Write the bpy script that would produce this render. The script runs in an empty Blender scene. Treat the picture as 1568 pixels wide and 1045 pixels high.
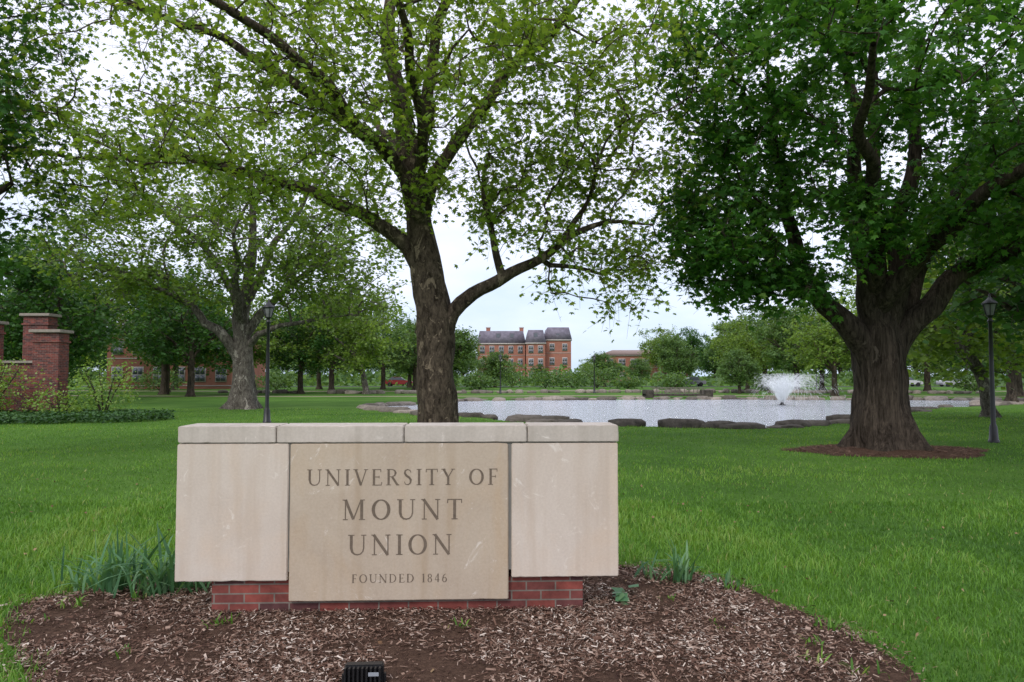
import bpy, bmesh, math, random
import numpy as np
from mathutils import Vector, noise, Matrix
rng=np.random.default_rng(7); random.seed(7)
S=bpy.context.scene
COL=S.collection
# ------------------------------------------------------------------ helpers
def link(o,parent=None):
    COL.objects.link(o)
    if parent: o.parent=parent
    return o
def empty(name,loc=(0,0,0)):
    e=bpy.data.objects.new(name,None); e.location=loc; e.empty_display_size=.2
    return link(e)
def mesh_np(name,V,F,mat=None,rnd=None,smooth=False):
    V=np.asarray(V,dtype=np.float32); F=np.asarray(F,dtype=np.int32)
    me=bpy.data.meshes.new(name); k=F.shape[1]; m=len(F)
    me.vertices.add(len(V)); me.vertices.foreach_set('co',V.ravel())
    me.loops.add(m*k); me.loops.foreach_set('vertex_index',F.ravel())
    me.polygons.add(m); me.polygons.foreach_set('loop_start',np.arange(m,dtype=np.int32)*k)
    me.polygons.foreach_set('loop_total',np.full(m,k,dtype=np.int32))
    if smooth: me.polygons.foreach_set('use_smooth',np.ones(m,dtype=bool))
    me.update(calc_edges=True)
    if rnd is not None:
        a=me.attributes.new('rnd','FLOAT','POINT'); a.data.foreach_set('value',np.asarray(rnd,dtype=np.float32))
    if mat: me.materials.append(mat)
    return me
def obj(name,me,parent=None,loc=(0,0,0)):
    o=bpy.data.objects.new(name,me); o.location=loc
    return link(o,parent)
class Acc:
    def __init__(s): s.V=[];s.F=[];s.R=[];s.n=0
    def add(s,V,F,r=None):
        V=np.asarray(V,float);F=np.asarray(F,int)
        s.V.append(V); s.F.append(F+s.n); s.n+=len(V)
        s.R.append(np.full(len(V),0. if r is None else r) if np.isscalar(r) or r is None else r)
    def mesh(s,name,mat,smooth=False):
        return mesh_np(name,np.concatenate(s.V),np.concatenate(s.F),mat,np.concatenate(s.R),smooth)
BOXF=[(0,3,2,1),(4,5,6,7),(0,1,5,4),(1,2,6,5),(2,3,7,6),(3,0,4,7)]
def boxv(x0,x1,y0,y1,z0,z1):
    return [(x0,y0,z0),(x1,y0,z0),(x1,y1,z0),(x0,y1,z0),(x0,y0,z1),(x1,y0,z1),(x1,y1,z1),(x0,y1,z1)]
def bbox(name,x0,x1,y0,y1,z0,z1,mat,parent=None,bevel=0.,rough=0.):
    bm=bmesh.new()
    vs=[bm.verts.new(v) for v in boxv(x0,x1,y0,y1,z0,z1)]
    for f in BOXF: bm.faces.new([vs[i] for i in f])
    if rough>0:   # weathered arrises: subdivide, bevel, wobble the edge loops
        bmesh.ops.subdivide_edges(bm,edges=bm.edges[:],cuts=22,use_grid_fill=True)
        ed=[e for e in bm.edges if len(e.link_faces)==2 and e.calc_face_angle(0)>1]
        bmesh.ops.bevel(bm,geom=ed,offset=bevel,segments=2,affect='EDGES')
        for v in bm.verts:
            k=sum((abs(v.co.x-x0)<bevel*1.1 or abs(v.co.x-x1)<bevel*1.1,abs(v.co.y-y0)<bevel*1.1 or abs(v.co.y-y1)<bevel*1.1,abs(v.co.z-z0)<bevel*1.1 or abs(v.co.z-z1)<bevel*1.1))
            if k>=2:
                q=Vector((v.co.x*9+x0,v.co.y*9,v.co.z*9)); d=max(0,noise.noise(q*1.7)-.1)*rough*2+rough*.35*abs(noise.noise(q*5))
                c=Vector(((x0+x1)/2,(y0+y1)/2,(z0+z1)/2))-v.co
                v.co.z+=math.copysign(d,c.z)
                v.co.x+=math.copysign(d*.6,c.x) if (abs(v.co.x-x0)<.02 or abs(v.co.x-x1)<.02) else 0
    elif bevel>0: bmesh.ops.bevel(bm,geom=bm.edges[:],offset=bevel,segments=2,affect='EDGES')
    me=bpy.data.meshes.new(name); bm.to_mesh(me); bm.free(); me.materials.append(mat)
    return obj(name,me,parent)
# ------------------------------------------------------------------ materials
class M:
    def __init__(s,name,rough=.8,spec=.2):
        s.m=bpy.data.materials.new(name); s.m.use_nodes=True; s.nt=s.m.node_tree
        s.b=s.nt.nodes['Principled BSDF']; s.out=s.nt.nodes['Material Output']
        s.b.inputs['Roughness'].default_value=rough; s.b.inputs['Specular IOR Level'].default_value=spec
        s.tc=None
    def n(s,t,**k):
        nd=s.nt.nodes.new(t)
        for a,v in k.items(): setattr(nd,a,v)
        return nd
    def l(s,a,b): s.nt.links.new(a,b)
    def coord(s,scale=(1,1,1)):
        if not s.tc: s.tc=s.n('ShaderNodeTexCoord')
        mp=s.n('ShaderNodeMapping'); mp.inputs['Scale'].default_value=scale
        s.l(s.tc.outputs['Object'],mp.inputs['Vector']); return mp.outputs['Vector']
    def noise(s,scale,detail=5,rough=.6,vs=(1,1,1),dist=0):
        t=s.n('ShaderNodeTexNoise'); t.inputs['Scale'].default_value=scale; t.inputs['Detail'].default_value=detail
        t.inputs['Roughness'].default_value=rough; t.inputs['Distortion'].default_value=dist
        s.l(s.coord(vs),t.inputs['Vector']); return t.outputs['Fac']
    def ramp(s,fac,stops):
        r=s.n('ShaderNodeValToRGB'); e=r.color_ramp.elements
        while len(e)<len(stops): e.new(.5)
        for i,(p,c) in enumerate(stops): e[i].position=p; e[i].color=(*c,1)
        s.l(fac,r.inputs['Fac']); return r.outputs['Color']
    def mix(s,f,a,b,mode='MIX'):
        x=s.n('ShaderNodeMix',data_type='RGBA',blend_type=mode)
        for v,i in ((f,0),(a,6),(b,7)):
            if isinstance(v,bpy.types.NodeSocket): s.l(v,x.inputs[i])
            else: x.inputs[i].default_value=v if i==0 else (*v,1)
        return x.outputs[2]
    def attr(s,name='rnd'):
        a=s.n('ShaderNodeAttribute'); a.attribute_name=name; return a.outputs['Fac']
    def col(s,c):
        if isinstance(c,tuple): s.b.inputs['Base Color'].default_value=(*c,1)
        else: s.l(c,s.b.inputs['Base Color'])
    def bump(s,h,strength=.5,dist=.02):
        b=s.n('ShaderNodeBump'); b.inputs['Strength'].default_value=strength; b.inputs['Distance'].default_value=dist
        s.l(h,b.inputs['Height']); s.l(b.outputs['Normal'],s.b.inputs['Normal']); return b.outputs['Normal']
def leaf_mat(name,stops,trans=.4,tcol=None,rough=.45):
    m=M(name,rough,.25); c=m.ramp(m.attr(),stops); m.col(c)
    t=m.n('ShaderNodeBsdfTranslucent')
    tc=m.mix(1.,c,tcol or (1.6,1.5,.6),'MULTIPLY'); m.l(tc,t.inputs['Color'])
    x=m.n('ShaderNodeMixShader'); x.inputs[0].default_value=trans
    m.l(m.b.outputs[0],x.inputs[1]); m.l(t.outputs[0],x.inputs[2]); m.l(x.outputs[0],m.out.inputs['Surface'])
    return m.m
def simple(name,c,rough=.7,spec=.3,metal=0,var=.15,scale=8):
    m=M(name,rough,spec); m.b.inputs['Metallic'].default_value=metal
    m.col(m.ramp(m.noise(scale),[(.3,tuple(x*(1-var) for x in c)),(.7,tuple(x*(1+var) for x in c))])); return m.m

G_syc=leaf_mat('sycamore_leaves',[(0,(.09,.155,.03)),(.45,(.17,.275,.045)),(.8,(.25,.36,.065)),(1,(.33,.40,.11))],.52)
G_oak=leaf_mat('maple_leaves',[(0,(.03,.095,.022)),(.5,(.065,.18,.032)),(.85,(.11,.25,.045)),(1,(.22,.31,.08))],.45)
G_dark=leaf_mat('dark_leaves',[(0,(.025,.075,.02)),(.5,(.05,.135,.03)),(1,(.1,.2,.05))],.4)
G_mid=leaf_mat('mid_leaves',[(0,(.08,.14,.03)),(.5,(.15,.25,.045)),(1,(.24,.34,.08))],.45)
G_far=leaf_mat('far_leaves',[(0,(.06,.12,.04)),(.5,(.11,.2,.06)),(1,(.18,.28,.09))],.4)
G_bush=leaf_mat('bush_leaves',[(0,(.12,.23,.045)),(.5,(.22,.36,.07)),(1,(.36,.46,.18))],.4)
G_ivy=leaf_mat('groundcover_leaves',[(0,(.02,.06,.018)),(.5,(.045,.11,.03)),(1,(.08,.17,.045))],.2)
G_grass=leaf_mat('grass_blades',[(0,(.055,.14,.022)),(.5,(.115,.25,.036)),(.9,(.19,.35,.055)),(1,(.34,.35,.14))],.35)
G_daff=leaf_mat('daffodil_leaves',[(0,(.05,.13,.06)),(.6,(.10,.23,.10)),(1,(.18,.31,.16))],.3)

def bark(name,c0,c1,c2,patch=.55,vs=(1,1,.22),bs=.9,psc=3.2,pvs=(1,1,.5)):
    m=M(name,.9,.1)
    a=m.noise(9,9,.7,vs,.5); base=m.ramp(a,[(.36,c0),(.62,c1)])
    p=m.noise(psc,7,.65,pvs,.8); pf=m.ramp(p,[(patch,(0,0,0)),(patch+.03,(1,1,1))])
    c=m.mix(pf,base,c2)
    f=m.noise(30,6,.75,vs,.4); c=m.mix(1.,c,m.ramp(f,[(.3,(.45,.45,.45)),(.6,(1.15,1.15,1.15))]),'MULTIPLY')
    m.col(c)
    b=m.noise(15,8,.75,vs,.6); m.bump(m.mix(.35,b,p),bs,.1); return m.m
B_syc=bark('sycamore_bark',(.03,.022,.016),(.15,.115,.085),(.27,.21,.15),.585,(1,1,.45),1.,5.,(1,1,.6))
B_mid=bark('pale_bark',(.06,.05,.042),(.2,.18,.15),(.36,.33,.28),.58,(1,1,.4))
B_oak=bark('dark_bark',(.02,.015,.011),(.11,.085,.066),(.12,.095,.075),.62,(1.3,1.3,.14),1.)
B_gen=bark('tree_bark',(.03,.025,.02),(.12,.095,.07),(.13,.11,.09),.6)

# ------------------------------------------------------------------ tree tools
def leaf_template():
    pts=[(0,.4,0)]
    L=[(180,.36),(112,.52),(86,.28),(50,.64),(26,.34),(0,.7),(-26,.34),(-50,.64),(-86,.28),(-112,.52)]
    for a,r in L:
        a=math.radians(a); pts.append((r*math.sin(a),.4+r*math.cos(a),-.35*r*r))
    n=len(L); tri=[(0,1+i,1+(i+1)%n) for i in range(n)]
    return np.array(pts),np.array(tri)
LT,LF=leaf_template()
KT=np.array([(0,0,0),(.42,.5,-.08),(0,1.05,-.12),(-.42,.5,-.08)]); KF=np.array([(0,1,2),(0,2,3)])
def leaves(pos,size,rnd,T=LT,F=LF,tilt=.8,droop=.35):
    N=len(pos)
    n=np.stack([rng.normal(0,tilt,N),rng.normal(0,tilt,N),np.ones(N)],1); n/=np.linalg.norm(n,axis=1)[:,None]
    a=rng.uniform(0,2*np.pi,N); h=np.stack([np.cos(a),np.sin(a),np.full(N,-droop)],1)
    h-=n*(n*h).sum(1)[:,None]; h/=np.linalg.norm(h,axis=1)[:,None]; s=np.cross(n,h)
    sz=(size*rng.uniform(.5,1.25,N))[:,None,None]
    V=pos[:,None]+sz*(T[None,:,0:1]*s[:,None]+T[None,:,1:2]*h[:,None]+T[None,:,2:3]*n[:,None])
    FF=F[None]+(np.arange(N)*len(T))[:,None,None]
    return V.reshape(-1,3),FF.reshape(-1,3),np.repeat(rnd,len(T))
def tube(P,R,sides,amp=0.,flare=False):
    P=np.asarray(P,float);R=np.asarray(R,float); n=len(P)
    T=np.gradient(P,axis=0); T/=np.linalg.norm(T,axis=1)[:,None]+1e-9
    u=np.cross(T[0],(0.31,.9,.2)); u/=np.linalg.norm(u); V=[]
    ang=np.arange(sides)*2*np.pi/sides
    for i in range(n):
        u=u-T[i]*u.dot(T[i]); u/=np.linalg.norm(u)+1e-9; w=np.cross(T[i],u)
        ring=P[i]+R[i]*(np.cos(ang)[:,None]*u+np.sin(ang)[:,None]*w)
        if amp>0:
            for j in range(sides):
                q=ring[j]; k=1+amp*noise.noise(Vector((q[0]*2.3,q[1]*2.3,q[2]*.9)))+amp*.6*noise.noise(Vector((q[0]*7,q[1]*7,q[2]*2.2)))
                if flare: k+=max(0,1-q[2]/1.0)**2*.25*(math.sin(ang[j]*5+.7)+.5*math.sin(ang[j]*3))
                ring[j]=P[i]+(q-P[i])*k
        V.append(ring)
    V=np.concatenate(V); F=[]
    j=np.arange(sides); j2=(j+1)%sides
    for i in range(n-1):
        F.append(np.stack([i*sides+j,i*sides+j2,(i+1)*sides+j2,(i+1)*sides+j],1))
    return V,np.concatenate(F)
def catmull(pts,step):
    p=np.array(pts,float); out=[]
    p=np.vstack([2*p[0]-p[1],p,2*p[-1]-p[-2]])
    for i in range(1,len(p)-2):
        L=np.linalg.norm(p[i+1,:3]-p[i,:3]); k=max(1,int(L/step))
        for t in np.arange(k)/k:
            out.append(.5*((2*p[i])+(-p[i-1]+p[i+1])*t+(2*p[i-1]-5*p[i]+4*p[i+1]-p[i+2])*t*t+(-p[i-1]+3*p[i]-3*p[i+1]+p[i+2])*t**3))
    out.append(p[-2]); return np.array(out)
def sample_crown(ells,gate=-.05,fr=.45,seed=0):
    A=[]
    for (cx,cy,cz,rx,ry,rz,n) in ells:
        k=0;tries=0
        while k<n and tries<n*30:
            tries+=1
            q=rng.normal(size=3); q/=np.linalg.norm(q); q*=rng.random()**(1/2.6)
            p=np.array([cx+q[0]*rx,cy+q[1]*ry,cz+q[2]*rz])
            if noise.noise(Vector((p[0]*fr+seed,p[1]*fr,p[2]*fr*1.5)))<gate: continue
            A.append(p);k+=1
    return np.array(A)
def tree(limbs,A,lsize,ntw=5,nl=8,twl=.6,T=LT,F=LF,rbase=.007,trunk_sides=28,tilt=.8,rootdist=.18):
    """limbs: lists of (x,y,z,r); first is the trunk. A: twig-cluster centres."""
    acc=Acc(); P=[];
    for i,l in enumerate(limbs):
        c=catmull(l,.18 if lsize<.2 else .45)
        if i>0:
            for q in c[2:]:
                w=.24*min(1,q[3]*6+.3); 
                v=noise.noise_vector(Vector(q[:3])*.9); q[0]+=v.x*w;q[1]+=v.y*w;q[2]+=v.z*w
        V,Fc=tube(c[:,:3],c[:,3],trunk_sides if i==0 else max(7,int(trunk_sides*.5)),.2 if i==0 else .14,i==0)
        acc.add(V,Fc); P.append(c[4:,:3] if i==0 else c[:,:3])
    P=np.concatenate(P); P=P[P[:,2]>1.6+.1*P[:,2].max()*0.5]
    root=P[0].copy(); nl0=len(P)
    d0=np.array([np.min(np.linalg.norm(P-a,axis=1)) for a in A]); A=A[np.argsort(d0)]
    cap=len(P)+len(A)*40; Q=np.zeros((cap,3)); Q[:nl0]=P; n=nl0
    par=np.full(cap,-1); w=np.zeros(cap); chains=[]; tips=[]; tdir=[]
    PL=np.zeros(cap); PL[:nl0]=np.linalg.norm(P-root,axis=1)
    for a in A:
        d=np.linalg.norm(Q[:n]-a,axis=1); cost=d+rootdist*PL[:n]+ .25*np.maximum(0,Q[:n,2]-a[2])
        j=int(np.argmin(cost)); L=d[j]
        if L<.05: continue
        k=max(2,min(30,int(L/.3))); s=Q[j]
        ctrl=(s+a)/2+rng.normal(0,.1*L,3)+np.array([0,0,.12*L])
        ids=[]; prev=j
        for t in (np.arange(k)+1)/k:
            q=(1-t)**2*s+2*t*(1-t)*ctrl+t*t*a+(rng.normal(0,.03,3) if t<1 else 0)
            Q[n]=q; par[n]=prev; PL[n]=PL[prev]+L/k; ids.append(n); prev=n; n+=1
        w[prev]+=1; chains.append((j,ids)); tips.append(a); tdir.append((a-ctrl)/(np.linalg.norm(a-ctrl)+1e-6))
    for i in range(n-1,nl0-1,-1):
        if par[i]>=0: w[par[i]]+=w[i]
    R=rbase*np.maximum(w,1)**.45
    for j,ids in chains:
        pts=np.vstack([Q[j][None],Q[ids]]); rr=np.concatenate([[R[ids[0]]*1.1],R[ids]]); rr[-1]*=.6
        V,Fc=tube(pts,rr,5 if rr[0]<.05 else 8); acc.add(V,Fc)
    tips=np.array(tips); tdir=np.array(tdir); N=len(tips)
    d=rng.normal(size=(N,ntw,3))*.75+tdir[:,None]*.6; d[:,:,2]*=.7; d/=np.linalg.norm(d,axis=2)[:,:,None]
    ln=twl*rng.uniform(.5,1.25,(N,ntw,1)); st=tips[:,None]-tdir[:,None]*rng.uniform(0,.6,(N,ntw,1))
    en=st+d*ln+np.array([0,0,-.12*twl]); st=st.reshape(-1,3); en=en.reshape(-1,3)
    r=rbase*.55; o=np.array([[0,0,r],[r,0,-r*.5],[-r,r*.3,-r*.5]])
    V=np.concatenate([st[:,None]+o,en[:,None]+o*.4],1).reshape(-1,3)
    qf=np.array([(0,1,4,3),(1,2,5,4),(2,0,3,5)]); Fq=(qf[None]+(np.arange(len(st))*6)[:,None,None]).reshape(-1,4)
    acc.add(V,Fq)
    t=(np.arange(nl)+.7)/nl
    LP=st[:,None]+(en-st)[:,None]*t[None,:,None]+rng.normal(0,.07*twl/.6,(len(st),nl,3))
    clump=np.repeat(rng.random(N),ntw*nl)
    rn=np.clip(.45*clump+.55*rng.random(N*ntw*nl),0,1)
    LV,LFc,LR=leaves(LP.reshape(-1,3),lsize,rn,T,F,tilt)
    return acc,(LV,LFc,LR)
def tree_obj(name,data,bm,lm,extra=None):
    acc,(LV,LFc,LR)=data
    e=empty(name); obj('trunk_and_branches',acc.mesh(name+'_wood',bm,True),e)
    obj('foliage',mesh_np(name+'_leaves',LV,LFc,lm,LR),e); return e

# ------------------------------------------------------------------ main trees
Y=16.
syc=[
 [(-1.61,Y,-.15,.58),(-1.61,Y,.3,.47),(-1.61,Y,.8,.42),(-1.64,Y,1.9,.40),(-1.66,Y,2.7,.40),(-1.85,Y,3.9,.33),(-2.03,Y,5.16,.28),(-2.25,Y,6.15,.24),(-2.46,Y,7.7,.19),(-2.74,Y,9.1,.15),(-2.6,Y,11,.08),(-2.5,Y,12.5,.03)],
 [(-1.62,Y,2.0,.27),(-1.42,Y-.1,2.72,.22),(-1.15,Y-.1,3.12,.175),(-.76,Y-.2,3.47,.15),(-.13,Y-.3,3.82,.125),(.65,Y-.4,4.25,.10),(1.19,Y-.5,4.55,.075),(2.06,Y-.6,4.85,.045),(2.9,Y-.7,4.9,.02)],
 [(-1.75,Y,3.7,.2),(-2.1,Y-.1,4.3,.17),(-2.6,Y-.2,4.74,.15),(-3.45,Y-.3,5.25,.13),(-4.3,Y-.4,5.6,.115),(-5.43,Y-.5,5.95,.1),(-6.84,Y-.6,6.2,.075),(-8.7,Y-.6,6.35,.05),(-10.8,Y-.6,6.4,.02)],
 [(-2.1,Y,5.4,.18),(-2.5,Y-.3,6.2,.15),(-3.3,Y-.7,7.0,.125),(-4.7,Y-1.2,7.9,.095),(-6.4,Y-1.6,8.7,.065),(-8.2,Y-2,9.2,.03)],
 [(-2.0,Y,5.0,.18),(-1.5,Y-.2,6.3,.15),(-.6,Y-.5,7.5,.12),(.65,Y-.9,8.8,.09),(1.6,Y-1.1,9.7,.05)],
 [(-2.2,Y,6.0,.16),(-1.8,Y-.6,7.9,.12),(-1.3,Y-1.2,9.4,.09),(-1.0,Y-1.5,11,.05)],
 [(-1.95,Y,4.8,.16),(-1.9,Y-1.4,6.4,.11),(-1.8,Y-3.2,7.6,.08),(-2.0,Y-5.2,8.3,.04)],
 [(-2.2,Y,5.8,.15),(-3.4,Y-1.8,7.2,.11),(-4.6,Y-3.4,7.9,.08),(-5.8,Y-4.6,8.2,.04)],
 [(-.2,Y-.3,3.8,.09),(-.45,Y-.4,4.6,.07),(-.6,Y-.6,5.4,.05),(-.4,Y-.9,6.3,.03)],
 [(.5,Y-.4,4.15,.07),(1.2,Y-.2,4.1,.05),(1.9,Y,3.9,.03)],
 [(1.0,Y-.5,4.4,.07),(1.5,Y-.7,5.2,.05),(1.8,Y-.9,6.2,.03)],
 [(-2.2,Y,5.9,.14),(-2.8,Y+1.5,7.2,.1),(-3.6,Y+3,8.3,.06)],
]
Asyc=sample_crown([(-1.7,14.2,7.8,4.4,4.2,3.0,320),(-6.4,14.6,7.4,5.0,3.4,2.7,350),(1.5,15.4,5.7,2.6,2.2,2.3,170),(-1.5,15,10.6,6,5,2.4,120),(1.4,14.8,8.2,3.4,2.8,2.2,170),(2.0,15.5,3.9,1.5,1.2,1.1,42),(-7.5,15,5.7,3,2.2,1.0,60),(-3.4,15,5.6,2.2,2,.8,30),(.4,15.6,5.2,1.6,1.2,.9,30)],-.22,.6,3)
tree_obj('sycamore_tree',tree(syc,Asyc,.12,5,5,.75),B_syc,G_syc)
Y=16.7
mp=[
 [(8.3,Y,-.2,.95),(8.3,Y,.15,.78),(8.3,Y,.5,.66),(8.3,Y,1.33,.56),(8.28,Y,2.1,.58),(8.27,Y,2.75,.5),(8.25,Y,3.4,.3),(8.25,Y,5,.2),(8.3,Y,8,.12),(8.3,Y,11,.06)],
 [(8.15,Y,1.7,.36),(7.85,Y-.1,2.35,.29),(7.4,Y-.2,2.85,.25),(6.65,Y-.3,3.7,.2),(6.28,Y-.4,4.7,.16),(6.1,Y-.4,6.2,.12),(5.8,Y-.5,8,.06)],
 [(8.2,Y-.1,2.1,.34),(7.95,Y-.3,3.7,.24),(7.6,Y-.5,5,.19),(7.5,Y-.7,7.2,.12),(7.3,Y-.9,9.4,.06)],
 [(8.38,Y,2.1,.34),(8.6,Y-.2,3.7,.25),(8.7,Y-.3,5.3,.19),(9.1,Y-.4,7.2,.12),(9.2,Y-.4,9.4,.06)],
 [(8.4,Y,1.8,.36),(8.75,Y-.1,2.6,.3),(9.2,Y-.2,3.15,.26),(9.8,Y-.3,3.8,.22),(10.7,Y-.4,4.35,.18),(11.6,Y-.5,4.8,.15),(13.5,Y-.6,5.5,.08)],
 [(8.6,Y,2.6,.22),(9.6,Y+.3,4.6,.16),(10.3,Y+.5,6,.12),(11.2,Y+.7,7.5,.07)],
 [(6.7,Y-.3,3.6,.12),(5.8,Y-.4,4.35,.09),(4.96,Y-.5,4.8,.07),(3.9,Y-.6,4.6,.03)],
 [(8.2,Y-.2,3.2,.22),(8.8,14.2,4.9,.14),(9.5,11.8,6.1,.1),(10,9.6,6.7,.05)],
 [(8.2,Y-.2,3.4,.2),(7.2,14.6,5,.13),(6.2,12.8,6.1,.09),(5.6,11.2,6.8,.05)],
 [(6.4,Y-.3,4.2,.1),(5.4,Y+.3,5.6,.08),(4.6,Y+.4,6.8,.04)],
]
Aoak=sample_crown([(8.6,15.3,7.7,5.6,4.6,3.4,390),(5.4,15.3,5.3,2.5,2.6,1.9,160),(5.0,15.2,8.2,2.2,2.4,2.4,120),(12.8,14.5,6.2,3.8,4.2,2.4,190),(9.7,10.8,6.5,3.4,2.4,1.6,130),(8.5,15.5,10.6,5,5,1.8,80),(4.3,15.6,4.5,1.4,1.3,1.2,45),(10.8,15,4.7,2.7,2,.8,75),(6.4,12.8,7.6,2.4,2,1.6,60),(5.5,15.8,3.9,1.8,1.3,.95,75),(8.3,14.9,5.1,2.0,1.0,.8,40),(12.6,15.5,4.3,1.6,1.6,.8,35)],-.2,.5,11)
tree_obj('maple_tree',tree(mp,Aoak,.145,6,6,.65),B_oak,G_oak)
Y=38.
md=[
 [(-13.8,Y,-.2,1.0),(-13.8,Y,.4,.72),(-13.8,Y,1.2,.56),(-13.8,Y,2.9,.5),(-13.97,Y,4.55,.42),(-13.7,Y,6.2,.3),(-13.4,Y,8.9,.2),(-13.6,Y,12.3,.1)],
 [(-13.9,Y,2.4,.36),(-14.5,Y-.3,3.5,.28),(-15.4,Y-.6,4.4,.21),(-16.6,Y-.8,5.5,.15),(-18.9,Y-1,6.6,.1),(-21.5,Y-1,7.2,.05)],
 [(-13.9,Y,3.6,.3),(-12.55,Y-.3,5.2,.2),(-11.2,Y-.6,6.4,.15),(-8.9,Y-.8,8.2,.1),(-6.5,Y-1,9.2,.05)],
 [(-13.6,Y,3.2,.22),(-12.4,Y-.8,3.9,.14),(-10.5,Y-1.4,4.3,.1),(-7.5,Y-2,4.7,.04)],
 [(-13.9,Y,4.4,.26),(-14.6,Y-.6,6.8,.18),(-16.3,Y-1.2,9,.12),(-18.5,Y-1.6,10.6,.06)],
 [(-13.6,Y,5.6,.24),(-12.2,Y,8.5,.16),(-10.6,Y,11,.1),(-9.4,Y,13,.05)],
 [(-13.9,Y,4.2,.24),(-13.4,Y-2.2,6.6,.16),(-12.8,Y-4.4,8.2,.08)],
]
Amid=sample_crown([(-14.0,37,10.0,8.8,6,5.0,470),(-19,36.5,8.4,5.5,4,3,160),(-9,36.5,8.0,4.6,4,3,150),(-8.5,36,5.4,3,2.5,1.1,45),(-18,36,6.0,4,2.5,1.0,50),(-11,36,6.6,3,2.5,1.2,40)],-.2,.35,5)
tree_obj('sycamore_tree',tree(md,Amid,.21,5,6,1.0,KT,KF,.014,16),B_mid,G_mid)
dk=[[(-12.2,14,-.2,.6),(-12.2,14,.5,.42),(-12.2,14,2.5,.36),(-12,14,5,.26),(-11.8,14,9,.1)],
 [(-12.1,14,3.2,.2),(-11,13.8,4.4,.12),(-9.3,13.5,5.2,.05)],[(-12.1,14,4.2,.2),(-10.8,13.5,6.5,.12),(-9.4,13,8.2,.05)],[(-12.1,14,5,.15),(-13,13,7,.1),(-14,12,8.5,.05)]]
Adk=sample_crown([(-10.7,13.6,5.5,2.4,2.3,2.7,210),(-10.8,13.5,9,2.6,2.6,2.2,100),(-13.5,13,7.5,2.5,2.5,2.5,50)],-.2,.5,8)
tree_obj('oak_tree',tree(dk,Adk,.13,6,6,.6),B_oak,G_dark)
# ------------------------------------------------------------------ generic trees (shared meshes)
def gen_tree(i,h,cr,lsize=.3,n=190,bm=B_gen,lm=G_far,lean=0.):
    zc=h*.57; tr=[(0,0,-.2,.5),(0,0,.4,.33),(lean*.3,0,h*.2,.28),(lean,0,h*.42,.2),(lean,0,h*.9,.05)]
    L=[tr]
    for k in range(6):
        a=k*1.05+rng.uniform(0,.6); z0=h*rng.uniform(.2,.4)
        f=z0/(h*.42); 
        L.append([(lean*f*.9,0,z0,.15),(lean+math.cos(a)*cr*.35,math.sin(a)*cr*.35,z0+h*.14,.1),(lean+math.cos(a)*cr*.75,math.sin(a)*cr*.75,z0+h*.26,.04)])
    A=sample_crown([(lean,0,zc,cr,cr,h*.38,n),(lean+cr*.4,0,zc*.75,cr*.7,cr*.7,h*.22,n//4),(lean-cr*.5,cr*.2,zc*1.2,cr*.6,cr*.6,h*.24,n//5),(lean-cr*.6,-cr*.3,zc*.7,cr*.45,cr*.5,h*.15,n//8)],-.12,.45,i*7)
    acc,(LV,LFc,LR)=tree(L,A,lsize,5,7,1.1,KT,KF,.012,10)
    return acc.mesh('tree_wood',bm,True),mesh_np('tree_leaves',LV,LFc,lm,LR)
GT=[gen_tree(1,11,4.6),gen_tree(2,12,5.4,lm=G_mid),gen_tree(3,9,4.0,lm=G_far),gen_tree(4,12,5.0,lm=G_dark),gen_tree(5,11,5.2,lm=G_mid,lean=-1.6,bm=B_mid)]
GH=[11,12,9,12,11]
def place(name,v,x,y,h,parent=None,z=0):
    w,l=GT[v]; s=h/GH[v]; rz=random.uniform(0,6.28) if v!=4 else random.uniform(-.4,.4)
    if parent is None: e=empty(name,(x,y,z))
    else: e=bpy.data.objects.new('crown_group',None); link(e,parent); e.location=(x,y,z)
    e.rotation_euler=(0,0,rz); e.scale=(s*random.uniform(.85,1.15),s*random.uniform(.85,1.15),s)
    obj('trunk_and_branches',w,e); obj('foliage',l,e)
for v,x,y,h in [(1,-35,75,12),(3,-26,60,11),(4,-13.4,68,10.5),(0,-19.5,80,12),(3,-33,50,11.5),(1,-43,68,13),(2,-8.3,98,8.6),(0,30,78,10),(1,38,74,12),(3,46,82,13),
   (0,33.5,98,12),(2,25,112,8.4),(3,41,60,12.5),(1,52,66,13),(3,-24,92,12),(0,-11.5,96,9.5),(4,19.6,30.5,8.5),(3,17.2,22.5,10.5),(1,-47,48,13),(3,-52,85,14),(0,-14.5,105,10),(1,27,62,9.0),
   (3,-20,70,10),(3,-40,88,13),(0,-11,84,8.5),(3,-27,44,10.5),(3,-16,92,11),(1,28,88,9),(3,36,86,11),(2,21.5,70,4.6),(3,31,46,10),(1,-38,42,12),(2,-2.5,108,5.6),(2,14.0,112,5.6),(4,-23,66,10),(3,-31,66,12)]:
    place('deciduous_tree',v,x,y,h)
DT=empty('distant_trees')
for a in np.arange(-.95,.97,.034):
    for row in range(2):
        d=random.uniform(150,190)+row*45; 
        if -.055<a<.085: 
            if row==1: continue
            if random.random()<.35: continue
            d=random.uniform(138,158); h=random.choice([3.2,4.4,5.4,4.0])
        elif a<.2 and a>=.085:
            if row==0: d=random.uniform(140,165); h=random.uniform(3.5,6.2)
            else: d+=20; h=random.uniform(8,11)
        else: h=random.uniform(9,16)+row*3
        place('x',random.choice([0,1,2,3]),a*d,d,h,DT)
n=34000; a=rng.uniform(-1.05,1.05,n); d=rng.choice([150.,172.,228.,120.],n,p=[.25,.32,.35,.08])+rng.normal(0,3,n)
hg=np.array([2.3+2.6*noise.noise(Vector((q*22,e*.03,1)))+1.4*noise.noise(Vector((q*70,e*.03,4))) for q,e in zip(a,d)])
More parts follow.
